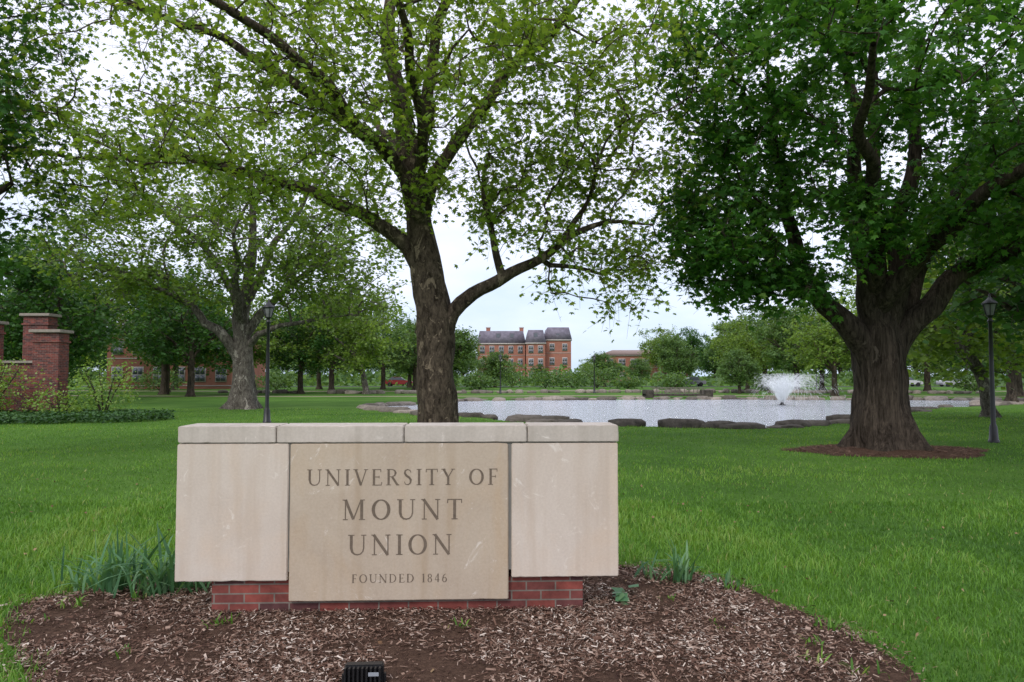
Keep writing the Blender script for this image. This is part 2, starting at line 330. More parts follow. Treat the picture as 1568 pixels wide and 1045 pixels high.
mid=(a>-.06)&(a<.1); hg=np.where(d>200,hg*1.9,hg); hg=np.where((d<135),hg*.4,hg)
k=~((a>-.06)&(a<.26)&(d>165)&(d<202)); a,d,hg=a[k],d[k],hg[k]
zz=rng.random(len(a))**.7*np.maximum(hg,.3); P=np.stack([a*d,d,zz],1)
cl=np.array([noise.noise(Vector(p)*.45) for p in P]); LV,LF2,LR2=leaves(P,.9,np.clip(.4+.6*cl+rng.normal(0,.2,len(P)),0,1),KT,KF,1.2)
obj('hedgerow',mesh_np('hedgerow',LV,LF2,G_far,LR2),DT)
# ------------------------------------------------------------------ pond / ground
POND=[(-2.6,34.6),(1.8,30.6),(4.3,28.2),(6.7,27.3),(10.4,27.9),(14.7,31.6),(19,37),(25,44),(34,50),(40,57),(33,61),(27,60.5),(18,62),(11.7,61.5),(4,61),(-3.3,58.5),(-6.4,52),(-8.6,46),(-6.8,40.0),(-4.6,37)]
def closed(pts,k=8):
    p=np.array(pts,float); n=len(p); o=[]
    for i in range(n):
        a,b,c,d=p[i-1],p[i],p[(i+1)%n],p[(i+2)%n]
        for t in np.arange(k)/k: o.append(.5*(2*b+(-a+c)*t+(2*a-5*b+4*c-d)*t*t+(-a+3*b-3*c+d)*t**3))
    return np.array(o)
PO=closed(POND,6)*.89
for i,p in enumerate(PO):   # irregular natural shoreline
    v=noise.noise_vector(Vector((p[0]*.35,p[1]*.35,2))); p[0]+=v.x*.9; p[1]+=v.y*.9
BED=closed([(-3.0,4.6),(-3.42,5.0),(-3.66,5.6),(-3.4,5.85),(-2.95,6.3),(-1.5,6.7),(.2,6.75),(1.03,6.62),(1.7,6.3),(2.05,5.55),(2.25,5.0),(2.3,4.5),(2.25,4.05),(2.0,3.2),(.6,2.5),(-1.2,2.5),(-2.1,3.1),(-2.55,4.0)],6)
for p in BED:
    v=noise.noise_vector(Vector((p[0]*2,p[1]*2,7))); p[0]+=v.x*.08; p[1]+=v.y*.08
def inside(P,poly):
    x,y=P[:,0],P[:,1]; r=np.zeros(len(P),bool); n=len(poly)
    for i in range(n):
        x0,y0=poly[i-1];x1,y1=poly[i]
        c=((y0>y)!=(y1>y))&(x<(x1-x0)*(y-y0)/(y1-y0+1e-12)+x0); r^=c
    return r
def pdist(P,poly):
    d=np.full(len(P),1e9); n=len(poly)
    for i in range(n):
        a=poly[i-1];b=poly[i]; ab=b-a; t=np.clip(((P-a)@ab)/(ab@ab+1e-12),0,1)
        d=np.minimum(d,np.linalg.norm(P-a-t[:,None]*ab,axis=1))
    return d
def grow_axis(a,b,step,far,k=1.25):
    c=list(np.arange(a,b+1e-6,step)); s=step
    while c[-1]<far: s*=k; c.append(c[-1]+s)
    s=step
    while c[0]>-far: s*=k; c.insert(0,c[0]-s)
    return np.array(c)
gx=grow_axis(-20,45,.4,1500); gy=grow_axis(0,68,.4,1500)
XX,YY=np.meshgrid(gx,gy); PP=np.stack([XX.ravel(),YY.ravel()],1)
near=(PP[:,0]>-15)&(PP[:,0]<45)&(PP[:,1]>20)&(PP[:,1]<70)
H=np.zeros(len(PP)); q=PP[near]; ins=inside(q,PO); dd=pdist(q,PO)
H[near]=np.where(ins,-1.0*np.clip(dd/1.2,0,1),0.0)
nx,ny=len(gx),len(gy); ii=np.arange(nx*ny).reshape(ny,nx)
GF=np.stack([ii[:-1,:-1].ravel(),ii[:-1,1:].ravel(),ii[1:,1:].ravel(),ii[1:,:-1].ravel()],1)
g=M('grass_ground',.95,.05)
n1=g.noise(.22,5,.6); n2=g.noise(14,6,.75); n3=g.noise(1.6,4,.6)
c=g.mix(g.ramp(n1,[(.35,(0,0,0)),(.65,(1,1,1))]),(.07,.155,.027),(.13,.245,.045))
c=g.mix(g.ramp(n2,[(.35,(0,0,0)),(.65,(1,1,1))]),g.mix(1.,c,(.55,.6,.55),'MULTIPLY'),c)
c=g.mix(g.ramp(n3,[(.62,(0,0,0)),(.8,(.5,.5,.5))]),c,(.16,.17,.06))
g.col(c); g.bump(n2,.6,.05)
obj('lawn_ground',mesh_np('lawn_ground',np.stack([PP[:,0],PP[:,1],H],1),GF,g.m,None,True))
wt=M('pond_water',.9,.1); wt.b.inputs['Base Color'].default_value=(.22,.24,.23,1)
nrm=wt.bump(wt.noise(2.6,6,.68,(.8,1.5,1)),1.,.22); gl=wt.n('ShaderNodeBsdfGlossy'); gl.inputs['Roughness'].default_value=.1; gl.inputs['Color'].default_value=(.94,.96,1,1)
wt.l(nrm,gl.inputs['Normal']); x=wt.n('ShaderNodeMixShader'); x.inputs[0].default_value=.8
wt.l(wt.b.outputs[0],x.inputs[1]); wt.l(gl.outputs[0],x.inputs[2]); wt.l(x.outputs[0],wt.out.inputs['Surface'])
obj('pond_water',mesh_np('pond_water',[(-13,22,-.08),(40,22,-.08),(40,60,-.08),(-13,60,-.08)],[(0,1,2,3)],wt.m))
def rock_geo():
    bm=bmesh.new(); bmesh.ops.create_icosphere(bm,subdivisions=2,radius=1)
    V=np.array([v.co[:] for v in bm.verts]); F=np.array([[v.index for v in f.verts] for f in bm.faces]); bm.free(); return V,F
RV,RF=rock_geo()
rm=M('rock',.9,.15); rm.col(rm.mix(rm.attr(),rm.ramp(rm.noise(5,8,.7),[(.3,(.03,.027,.023)),(.7,(.12,.105,.085))]),rm.ramp(rm.noise(6,8,.7),[(.3,(.2,.17,.14)),(.7,(.44,.38,.32))]))); rm.bump(rm.noise(8,8,.7),.8,.05)
ra=Acc()
def rock(x,y,z,sx,sy,sz,r):
    s=random.random()*50; V=[]
    for v in RV:
        k=1+.55*noise.noise(Vector(v)*1.2+Vector((s,s,0)))
        V.append((np.clip(v*k,-.85,.85))*np.array([sx,sy,sz]))
    a=random.random()*.8-.4; ca,sa=math.cos(a),math.sin(a); V=np.array(V)
    V=np.stack([V[:,0]*ca-V[:,1]*sa+x,V[:,0]*sa+V[:,1]*ca+y,V[:,2]+z],1); ra.add(V,RF,r)
seg=np.vstack([PO,PO[:1]]); 
for i in range(len(PO)):
    a,b=seg[i],seg[i+1]; L=np.linalg.norm(b-a); far=(a[1]>41) or a[0]<-4
    t=0
    while t<L:
        p=a+(b-a)*t/L; s=random.uniform(.2,.55)*random.choice([1,1,1.5]) if far else random.uniform(.2,.8)
        if (far and random.random()<.8) or (not far and noise.noise(Vector((p[0]*.5,p[1]*.5,0)))>-.08): rock(p[0]+random.uniform(-.3,.3),p[1]+random.uniform(-.35,.35),-.03,s*1.2,s*.8,s*random.uniform(.25,.55),random.uniform(0,.35) if not far else random.uniform(.1,1))
        t+=s*1.5
for x,y,s in [(-1.6,30.6,.55),(-.9,30.0,.4),(1.5,27.4,.7),(2.2,27.0,.4),(3.9,25.2,.75),(5.6,24.5,.9),(6.7,24.3,.7),(7.6,24.4,.4),(9.4,24.9,.7),(10.6,25.7,.5),(12.4,27.6,.8),(13.3,28.7,.6)]:
    rock(x,y,.02,s,s*.6,s*.34,random.uniform(0,.12))
for x in np.arange(-28,45,.9):
    if random.random()<.75: rock(x+random.uniform(-.4,.4),72+2*math.sin(x*.12)+random.uniform(-.5,.5),.08,random.uniform(.3,.9),.5,random.uniform(.2,.4),random.uniform(.2,1))
obj('pond_bank_rocks',ra.mesh('pond_bank_rocks',rm.m,False))
pm=simple('gravel_path_mat',(.32,.26,.2),.95,.1,var=.2,scale=3)
def strip(name,fn,x0,x1,w,mat,z=.006,n=80):
    xs=np.linspace(x0,x1,n); V=[];F=[]
    for x in xs: y=fn(x); V+=[(x,y-w/2,z),(x,y+w/2,z)]
    for i in range(n-1): F.append((2*i,2*i+2,2*i+3,2*i+1))
    return obj(name,mesh_np(name,V,F,mat))
strip('footpath',lambda x:62+1.5*math.sin(x*.1),-60,70,1.6,pm)
strip('footpath',lambda x:82+2*math.sin(x*.08),-90,90,2.6,pm)
strip('road',lambda x:116,-200,200,7,simple('asphalt',(.06,.06,.062),.9,.1),.008,10)
strip('kerb',lambda x:112.3,-200,200,.3,simple('kerb_concrete',(.4,.39,.37)),.12,10)
# ------------------------------------------------------------------ mulch bed
mu=M('mulch_soil',.95,.05); mu.col(mu.ramp(mu.noise(30,8,.75),[(.3,(.04,.023,.017)),(.6,(.13,.08,.056)),(.8,(.24,.16,.12))])); mu.bump(mu.noise(45,6,.7),1,.03)
bc=np.array([-.6,4.7])
def bedz(r): return .006+.03*(1-np.clip(r,0,1)**3)
V=[(bc[0],bc[1],bedz(0))];F=[];n=len(BED);K=10
for k in range(1,K+1):
    for p in BED:
        q=bc+(p-bc)*k/K; V.append((q[0],q[1],float(bedz(k/K))))
tri=[(0,1+i,1+(i+1)%n) for i in range(n)]
for k in range(K-1):
    for i in range(n):
        a=1+k*n+i;b=1+k*n+(i+1)%n; tri+= [(a,a+n,b+n),(a,b+n,b)]
MB=empty('mulch_bed'); obj('soil',mesh_np('soil',V,tri,mu.m,None,True),MB)
def chips(P,z,n,lo=.012,hi=.045):
    ang=rng.uniform(0,6.28,n); el=rng.normal(0,.25,n); L=(lo+(hi-lo)*rng.random(n)**1.6)/2; W=rng.uniform(.003,.0085,n)/2; W[:n//7]*=1.9; L[:n//14]*=1.5
    u=np.stack([np.cos(ang)*np.cos(el),np.sin(ang)*np.cos(el),np.sin(el)],1); v=np.stack([-np.sin(ang),np.cos(ang),rng.normal(0,.5,n)],1)
    c=np.stack([P[:,0],P[:,1],z],1)
    V=np.stack([c-u*L[:,None]-v*W[:,None]*.6,c+u*L[:,None]-v*W[:,None],c+u*L[:,None]+v*W[:,None]*.7,c-u*L[:,None]+v*W[:,None]],1).reshape(-1,3)
    return V,np.arange(4*n).reshape(-1,4)
cm=M('bark_chips',.9,.1); cm.col(cm.ramp(cm.attr(),[(0,(.045,.025,.019)),(.35,(.15,.085,.06)),(.7,(.27,.18,.135)),(.9,(.39,.29,.23)),(1,(.62,.53,.45))]))
P=np.stack([rng.uniform(-3.9,2.6,150000),rng.uniform(2.6,6.9,150000)],1)
k=inside(P,BED)|((pdist(P,BED)<.12)&(rng.random(len(P))<.3)); P=P[k]
nz=np.array([noise.noise(Vector((p[0]*1.1,p[1]*1.4,3)))+.4*noise.noise(Vector((p[0]*4,p[1]*4,9))) for p in P]); kk=rng.random(len(P))<np.clip(.8+nz*1.9,.1,1); P=P[kk]; nz=nz[kk]
r=1-np.clip(pdist(P,BED)/1.2,0,1); n=len(P); z=.01+.03*(1-r**3)*.95+rng.uniform(0,.018,n)
V,F=chips(P,z,n); obj('bark_chips',mesh_np('bark_chips',V,F,cm.m,np.repeat(np.clip(rng.random(n)**1.25+nz*.3,0,1),4)),MB)
RING=np.array([(8.45+(2.15+.25*math.sin(a*3)+.12*math.sin(a*7))*math.cos(a),16.6+(1.35+.15*math.sin(a*4))*math.sin(a)) for a in np.linspace(0,6.283,60,endpoint=False)])
V=[(8.4,16.6,.12)];
for k in (.5,.8,1): V+= [(8.4+(p[0]-8.4)*k,16.6+(p[1]-16.6)*k,{.5:.1,.8:.06,1:.006}[k]) for p in RING]
n=60; tri=[(0,1+i,1+(i+1)%n) for i in range(n)]
for k in range(2):
    for i in range(n): a=1+k*n+i;b=1+k*n+(i+1)%n; tri+=[(a,a+n,b+n),(a,b+n,b)]
MR=empty('mulch_ring'); obj('soil',mesh_np('ring_soil',V,tri,mu.m,None,True),MR)
P=np.stack([rng.uniform(6,11,9000),rng.uniform(15,18.2,9000)],1); P=P[inside(P,RING)]; n=len(P)
dz=np.clip(pdist(P,RING)/.9,0,1)*.09+.02
V,F=chips(P,dz+rng.uniform(0,.02,n),n,.05,.12); obj('bark_chips',mesh_np('ring_chips',V,F,cm.m,np.repeat(rng.random(n)*.6,4)),MR)
# ------------------------------------------------------------------ grass blades
def blades(N,d0,d1,expo,hh,ww,segs):
    u=rng.random(N); e=2-expo; d=(d0**e+u*(d1**e-d0**e))**(1/e)
    x=rng.uniform(-1,1,N)*(d*.78+1.2); P=np.stack([x,d],1)
    j=P+rng.normal(0,.07,P.shape)
    k=~inside(j,BED)&~inside(j,RING)&~inside(P,PO)&~(pdist(P,PO)<.15); 
    P=P[k]; d=d[k]; N=len(P); sc=(d/d0)**.55
    cl=np.array([.9*noise.noise(Vector((p[0]*.35,p[1]*.35,9)))+.6*noise.noise(Vector((p[0]*1.1,p[1]*1.1,0)))+.6*noise.noise(Vector((p[0]*4,p[1]*4,5))) for p in P])
    h=hh*rng.uniform(.5,1.3,N)*np.clip(1+.6*cl,.4,1.8); w=ww*sc*rng.uniform(.7,1.2,N)
    a=rng.uniform(0,6.28,N); s=np.stack([np.cos(a),np.sin(a),np.zeros(N)],1); b=a+1.57+rng.normal(0,.5,N)
    ln=rng.uniform(.1,.9,N); dr=np.stack([np.cos(b)*ln,np.sin(b)*ln,np.ones(N)],1)
    c=np.stack([P[:,0],P[:,1],np.zeros(N)],1)
    rn=np.clip(.47+.5*cl+rng.normal(0,.17,N),0,.93); rn[rng.random(N)<.015]=1
    if segs==1:
        V=np.stack([c-s*w[:,None],c+s*w[:,None],c+dr*h[:,None]],1); F=np.arange(3*N).reshape(-1,3); k=3
    else:
        m=c+dr*np.array([.6,.6,1])*h[:,None]*.55
        V=np.stack([c-s*w[:,None],c+s*w[:,None],m+s*w[:,None]*.7,m-s*w[:,None]*.7,c+dr*np.array([1.3,1.3,.92])*h[:,None]],1)
        F=(np.array([(0,1,2),(0,2,3),(3,2,4)])[None]+(np.arange(N)*5)[:,None,None]).reshape(-1,3); k=5
    return V.reshape(-1,3),F,np.repeat(rn,k)
GE=empty('lawn_grass')
V,F,R=blades(160000,3.3,10,1.7,.06,.003,2); obj('near_blades',mesh_np('near_blades',V,F,G_grass,R),GE)
V,F,R=blades(170000,9,38,1.5,.045,.006,1); obj('far_blades',mesh_np('far_blades',V,F,G_grass,R),GE)
# ------------------------------------------------------------------ sign
def lime(name,a,b,st,sa=.8):
    m=M(name,.75,.2); n=m.noise(1.6,6,.6,(1,1,.8),.8); base=m.ramp(n,[(.35,a),(.65,b)])
    s=m.noise(2.2,5,.6,(1,1,.45),1.2); base=m.mix(m.ramp(s,[(.48,(0,0,0)),(.72,(sa,sa,sa))]),base,st)
    f=m.noise(60,4,.7); base=m.mix(.3,base,m.ramp(f,[(.3,tuple(x*.75 for x in a)),(.7,b)]))
    v=m.noise(3.2,8,.75,(1,1,1),2.5); base=m.mix(m.ramp(v,[(.60,(0,0,0)),(.66,(.55,.55,.55))]),base,(.78,.72,.65))
    d=m.noise(9,3,.5,(1,1,.07)); base=m.mix(m.ramp(d,[(.52,(0,0,0)),(.72,(.45,.45,.45))]),base,tuple(x*.75 for x in st))
    m.col(base); m.bump(m.noise(90,5,.7),.25,.004); return m.m
ls_side=lime('limestone_side',(.55,.46,.385),(.66,.575,.495),(.64,.50,.38))
ls_mid=lime('limestone_centre',(.45,.36,.275),(.54,.45,.35),(.49,.36,.235))
ls_cap=lime('limestone_cap',(.46,.41,.355),(.6,.53,.465),(.42,.36,.29))
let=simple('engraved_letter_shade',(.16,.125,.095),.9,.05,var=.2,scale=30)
bk=M('brick',.85,.15); tc=bk.n('ShaderNodeTexCoord'); sx=bk.n('ShaderNodeSeparateXYZ'); bk.l(tc.outputs['Object'],sx.inputs[0])
ad=bk.n('ShaderNodeMath',operation='ADD'); bk.l(sx.outputs[0],ad.inputs[0]); bk.l(sx.outputs[1],ad.inputs[1])
cb=bk.n('ShaderNodeCombineXYZ'); bk.l(ad.outputs[0],cb.inputs[0]); bk.l(sx.outputs[2],cb.inputs[1])
br=bk.n('ShaderNodeTexBrick'); bk.l(cb.outputs[0],br.inputs['Vector']); br.inputs['Scale'].default_value=1
br.inputs['Brick Width'].default_value=.21; br.inputs['Row Height'].default_value=.068; br.inputs['Mortar Size'].default_value=.0055
br.inputs['Color1'].default_value=(.25,.07,.055,1); br.inputs['Color2'].default_value=(.09,.045,.045,1); br.inputs['Mortar'].default_value=(.2,.18,.15,1)
bk.col(bk.mix(.6,br.outputs['Color'],bk.mix(1.,br.outputs['Color'],bk.ramp(bk.noise(7,6,.7),[(.3,(.3,.3,.33)),(.7,(1.4,1.3,1.3))]),'MULTIPLY'))); bk.bump(br.outputs['Fac'],-.6,.006)
SG=empty('university_sign',(-.795,5.30,.03)); SG.rotation_euler=(0,0,math.radians(2.3)); SG.scale=(1,1,.964)
bv=.006
bbox('panel_left',-1.565,-.786,0,.34,.237,1.234,ls_side,SG,bv,.004)
bbox('panel_centre',-.774,.770,-.004,.336,.088,1.232,ls_mid,SG,bv,.004)
bbox('panel_right',.792,1.56,0,.34,.245,1.230,ls_side,SG,bv,.004)
for i,(a,b) in enumerate([(-1.56,-.877),(-.871,.022),(.028,.902),(.908,1.565)]):
    bbox('cap_stone_%d'%i,a,b,-.006,.35,1.238,1.362,ls_cap,SG,bv,.006)
bbox('mortar_core',-1.5,1.5,.015,.3,.3,1.3,simple('grey_mortar',(.2,.19,.17)),SG)
bbox('brick_base',-1.322,1.308,.045,.30,-.09,.2365,bk.m,SG,.004)
T_,t_=.135,.055
def ell(cx,cy,rx,ry,thick,thin,n=28,a0=0,a1=360):
    o=[]
    for a in np.linspace(math.radians(a0),math.radians(a1),n):
        o.append((cx+rx*math.cos(a),cy+ry*math.sin(a),thin+(thick-thin)*abs(math.cos(a))**1.3))
    return o
def st(x,a=1,b=0,w=T_): return [(x,a,w),(x,b,w)]
def sf(x,y,w=.3): yy=.98 if y>.5 else .02; return [(x-w/2,yy,.045),(x+w/2,yy,.045)]
GL={
'U':(.86,[[(.14,1,T_),(.14,.36,T_),(.19,.16,.11),(.3,.05,.08),(.44,.025,.065),(.58,.06,.06),(.69,.18,.055),(.73,.36,t_),(.73,1,t_)],sf(.14,1),sf(.73,1,.24)]),
'N':(.92,[st(.14,w=t_),[(.1,1,T_),(.78,0,T_)],st(.78,w=t_),sf(.14,0,.24),sf(.08,1,.18),sf(.78,1,.24)]),
'I':(.34,[st(.17),sf(.17,1),sf(.17,0)]),
'V':(.82,[[(.1,1,T_),(.42,.0,T_)],[(.42,0,t_),(.73,1,t_)],sf(.1,1,.28),sf(.73,1,.24)]),
'E':(.66,[st(.16),[(.06,.98,.045),(.56,.98,.045)],[(.16,.52,.045),(.47,.52,.045)],[(.06,.02,.045),(.6,.02,.045)],[(.56,1,.03),(.57,.82,.05)],[(.47,.6,.035),(.47,.44,.035)],[(.6,0,.03),(.63,.2,.05)]]),
'R':(.78,[st(.16),sf(.16,0),[(.05,.98,.045),(.36,.98,.05),(.52,.92,.08),(.58,.76,T_),(.52,.6,.08),(.36,.53,.05),(.16,.53,.045)],[(.36,.54,T_),(.68,.03,T_),(.8,.01,.04)]]),
'S':(.6,[[(.5,.78,.04),(.44,.92,.055),(.3,.975,.06),(.16,.9,.09),(.13,.75,.12),(.22,.6,.135),(.4,.47,.135),(.49,.33,.13),(.47,.14,.1),(.34,.03,.06),(.19,.05,.05),(.1,.22,.04)]]),
'T':(.76,[st(.38),sf(.38,0),[(.05,.98,.045),(.71,.98,.045)],[(.05,1,.03),(.04,.8,.05)],[(.71,1,.03),(.72,.8,.05)]]),
'Y':(.78,[[(.1,1,T_),(.39,.47,T_)],[(.39,.47,t_),(.68,1,t_)],st(.39,.5,0),sf(.1,1,.26),sf(.68,1,.24),sf(.39,0)]),
'O':(.94,[ell(.46,.5,.37,.475,.15,.05)]),
'F':(.62,[st(.16),sf(.16,0),[(.06,.98,.045),(.54,.98,.045)],[(.16,.52,.045),(.46,.52,.045)],[(.54,1,.03),(.55,.82,.05)],[(.46,.6,.035),(.46,.44,.035)]]),
'M':(1.1,[st(.16,w=t_),[(.16,1,T_),(.54,.03,T_)],[(.54,.03,t_),(.9,1,t_)],st(.93),sf(.16,0,.24),sf(.12,1,.2),sf(.95,0),sf(.97,1,.22)]),
'D':(.88,[st(.16),[(.05,.98,.045),(.4,.97,.05),(.62,.87,.09),(.74,.65,.13),(.76,.5,.145),(.74,.35,.13),(.62,.13,.09),(.4,.03,.05),(.05,.02,.045)]]),
'1':(.4,[st(.2),sf(.2,0),[(.08,.85,.05),(.2,.98,.07)]]),
'8':(.6,[ell(.3,.26,.2,.24,.12,.05),ell(.3,.74,.17,.22,.11,.05)]),
'4':(.62,[st(.42),[(.42,1,.05),(.06,.3,.05)],[(.06,.28,.06),(.58,.28,.06)]]),
'6':(.6,[ell(.31,.3,.21,.27,.12,.05),[(.12,.35,.12),(.16,.68,.1),(.3,.88,.07),(.46,.98,.045)]]),
' ':(.42,[])}
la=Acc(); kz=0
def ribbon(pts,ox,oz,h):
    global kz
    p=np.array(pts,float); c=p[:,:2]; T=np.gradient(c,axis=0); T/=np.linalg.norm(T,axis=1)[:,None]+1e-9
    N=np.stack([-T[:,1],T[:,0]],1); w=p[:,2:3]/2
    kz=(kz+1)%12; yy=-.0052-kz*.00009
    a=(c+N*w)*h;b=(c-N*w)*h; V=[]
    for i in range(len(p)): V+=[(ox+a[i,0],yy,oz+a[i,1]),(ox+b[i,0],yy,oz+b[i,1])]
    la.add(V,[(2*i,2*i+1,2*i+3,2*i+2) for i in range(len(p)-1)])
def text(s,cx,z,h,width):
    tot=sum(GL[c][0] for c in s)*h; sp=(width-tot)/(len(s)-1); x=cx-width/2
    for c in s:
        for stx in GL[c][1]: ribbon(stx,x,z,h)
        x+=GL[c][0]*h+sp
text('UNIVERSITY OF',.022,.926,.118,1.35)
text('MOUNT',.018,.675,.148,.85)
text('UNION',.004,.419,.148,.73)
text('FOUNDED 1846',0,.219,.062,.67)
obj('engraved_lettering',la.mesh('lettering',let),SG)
# ------------------------------------------------------------------ floodlight
blk=simple('black_metal',(.012,.012,.013),.4,.5,var=.1)
FL=empty('flood_light',(-.80,4.08,.012)); FL.rotation_euler=(0,0,.05)
bbox('housing',-.105,.105,-.02,.04,.0,.13,blk,FL,.008)
for i in range(9): bbox('fin_%d'%i,-.1+i*.023,-.09+i*.023,-.055,-.02,.01,.125,blk,FL,.001)
bbox('lens',-.09,.09,.04,.048,.015,.115,simple('lens_glass',(.2,.2,.2),.1,.8),FL,.002)
bbox('bracket',-.118,-.107,-.01,.02,-.03,.08,blk,FL,.002); bbox('bracket_2',.107,.118,-.01,.02,-.03,.08,blk,FL,.002); bbox('stake',-.02,.02,-.01,.02,-.1,-.001,blk,FL,.002)
bbox('label',.03,.085,-.0572,-.0555,.085,.105,simple('grey_label',(.3,.32,.35)),FL)
# ------------------------------------------------------------------ lamps
def lathe(prof,sides=16,fl=0):
    V=[];F=[]
    for z,r in prof:
        for j in range(sides): a=j*2*math.pi/sides; V.append((r*math.cos(a),r*math.sin(a),z))
    for i in range(len(prof)-1):
        for j in range(sides): F.append((i*sides+j,i*sides+(j+1)%sides,(i+1)*sides+(j+1)%sides,(i+1)*sides+j))
    return V,F
V,F=lathe([(0,.13),(.06,.13),(.08,.11),(.4,.09),(.45,.07),(.5,.058),(2,.052),(3.05,.045),(3.08,.07),(3.12,.07),(3.15,.04),(3.2,.06),(3.24,.1)]); LP=mesh_np('lamp_post',V,F,blk,None,True)
V,F=lathe([(3.24,.09),(3.52,.165),(3.53,.165)],6); LG=mesh_np('lamp_glass',V,F,simple('frosted_glass',(.2,.2,.21),.25,.5))
V,F=lathe([(3.52,.175),(3.53,.205),(3.56,.2),(3.66,.08),(3.7,.05),(3.72,.03),(3.78,.03),(3.82,.001)],6); LR_=mesh_np('lamp_roof',V,F,blk)
ba=Acc()
for j in range(6):
    a=j*math.pi/3; V,F=tube([(.095*math.cos(a),.095*math.sin(a),3.24),(.17*math.cos(a),.17*math.sin(a),3.53)],[.011,.011],4); ba.add(V,F)
LB=ba.mesh('lamp_bars',blk)
def lamp(x,y,s=1):
    e=empty('street_lamp',(x,y,0)); e.scale=(s,s,s)
    obj('post',LP,e);obj('lantern_glass',LG,e);obj('lantern_roof',LR_,e);obj('lantern_frame',LB,e)
lamp(12.25,18.9); lamp(-8.75,26.5,1.17); lamp(-21.5,76); lamp(-1.1,70); lamp(8,72); lamp(37,90)
# ------------------------------------------------------------------ gate, buildings
stone=simple('cast_stone',(.3,.26,.22),.8,.2)
GW=empty('brick_gateway')
def pier(x0,x1,y0,y1,h):
    bbox('pier',x0,x1,y0,y1,-.05,h-.13,bk.m,GW,.01); bbox('band',x0-.05,x1+.05,y0-.05,y1+.05,h-.52,h-.44,bk.m,GW,.01)
    bbox('cap',x0-.12,x1+.12,y0-.12,y1+.12,h-.128,h,stone,GW,.02)
pier(-19.2,-18.15,29.6,30.3,3.55); pier(-21.6,-20.5,32.6,33.3,4.45); pier(-22.3,-20.7,29.4,30.1,3.9)
bbox('wall',-20.68,-19.22,29.8,30.1,-.05,2.2,bk.m,GW,.01); bbox('wall_coping',-20.68,-19.22,29.7,30.2,2.202,2.3,stone,GW,.01)
obk=M('orange_brick',.85,.1); obk.col(obk.ramp(obk.noise(.6,8,.7),[(.3,(.29,.125,.09)),(.7,(.39,.175,.125))]))
wg=simple('window_glass',(.1,.11,.13),.12,.7); wf=simple('pale_trim',(.46,.42,.38),.6)
slate=simple('slate_roof',(.19,.17,.21),.7,.2,var=.25,scale=1.2)
def wall_block(e,x0,x1,y0,y1,h,storeys,nw,ww=1.1,wh=1.7,z0=1.0,mat=None,bands=True):
    bbox('walls',x0,x1,y0,y1,-.1,h,mat or obk.m,e)
    A=Acc();B=Acc(); sh=h/storeys
    for s in range(storeys):
        for k in range(nw):
            cx=x0+(x1-x0)*(k+.5)/nw; zz=s*sh+z0
            A.add(boxv(cx-ww/2-.08,cx+ww/2+.08,y0-.08,y0+.1,zz-.12,zz+wh+.15),BOXF)
            for sgn in (-1,1):
                a=cx+sgn*ww/4; B.add(boxv(a-ww/4+.04,a+ww/4-.04,y0-.1,y0-.05,zz+.02,zz+wh/2-.04),BOXF); B.add(boxv(a-ww/4+.04,a+ww/4-.04,y0-.1,y0-.05,zz+wh/2+.04,zz+wh),BOXF)
        if bands: A.add(boxv(x0-.03,x1+.03,y0-.05,y0+.1,s*sh+.35,s*sh+.47),BOXF)
    A.add(boxv(x0-.2,x1+.2,y0-.25,y1+.2,h+.002,h+.3),BOXF)
    obj('window_frames',A.mesh('frames',wf),e); obj('window_panes',B.mesh('panes',wg),e)
def mansard(e,x0,x1,y0,y1,z0,z1,ins=.7):
    V=[(x0,y0,z0),(x1,y0,z0),(x1,y1,z0),(x0,y1,z0),(x0+ins,y0+ins,z1),(x1-ins,y0+ins,z1),(x1-ins,y1-ins,z1),(x0+ins,y1-ins,z1)]
    obj('mansard_roof',mesh_np('roof',V,BOXF,slate),e)
MH=empty('brick_hall')
wall_block(MH,-8.4,3.2,180,196,9.3,3,5,1.1,1.6); mansard(MH,-8.6,3.4,179.8,196,9.62,12.6)
wall_block(MH,3.4,8.0,177.5,196,9.3,3,2,1.1,1.6); mansard(MH,3.2,8.2,177.3,196,9.62,12.7)
wall_block(MH,8.2,14.4,180,196,10.2,3,2,1.1,1.6); mansard(MH,8.0,14.6,179.8,196,10.52,13.5)
for x in (-6,2.4): bbox('chimney',x-.5,x+.5,186,187.4,9.5,13.7,obk.m,MH); bbox('chimney_cap',x-.6,x+.6,185.9,187.5,13.702,13.9,wf,MH)
for x in (-3.4,0,5.7,11.2): 
    yy=177.6 if 3.4<x<8 else 180.1
    bbox('dormer',x-.6,x+.6,yy,yy+3,10.9,12.1,slate,MH); bbox('dormer_window',x-.4,x+.4,yy-.05,yy+.002,11,11.9,wg,MH)
LH=empty('brick_hall'); wall_block(LH,23,44,185,200,6.6,2,7,1.6,1.5); V=[(22.5,184.5,6.92),(44.5,184.5,6.92),(44.5,200,6.92),(22.5,200,6.92),(26,191,8.3),(41,191,8.3),(41,194,8.3),(26,194,8.3)]
obj('roof',mesh_np('lowroof',V,BOXF,simple('brown_roof',(.24,.18,.16))),LH)
WH=empty('brick_house'); wall_block(WH,-52,-36,95,108,7.0,2,6,1.3,1.7); mansard(WH,-52.5,-35.5,94.5,108.5,7.32,9.6,3)
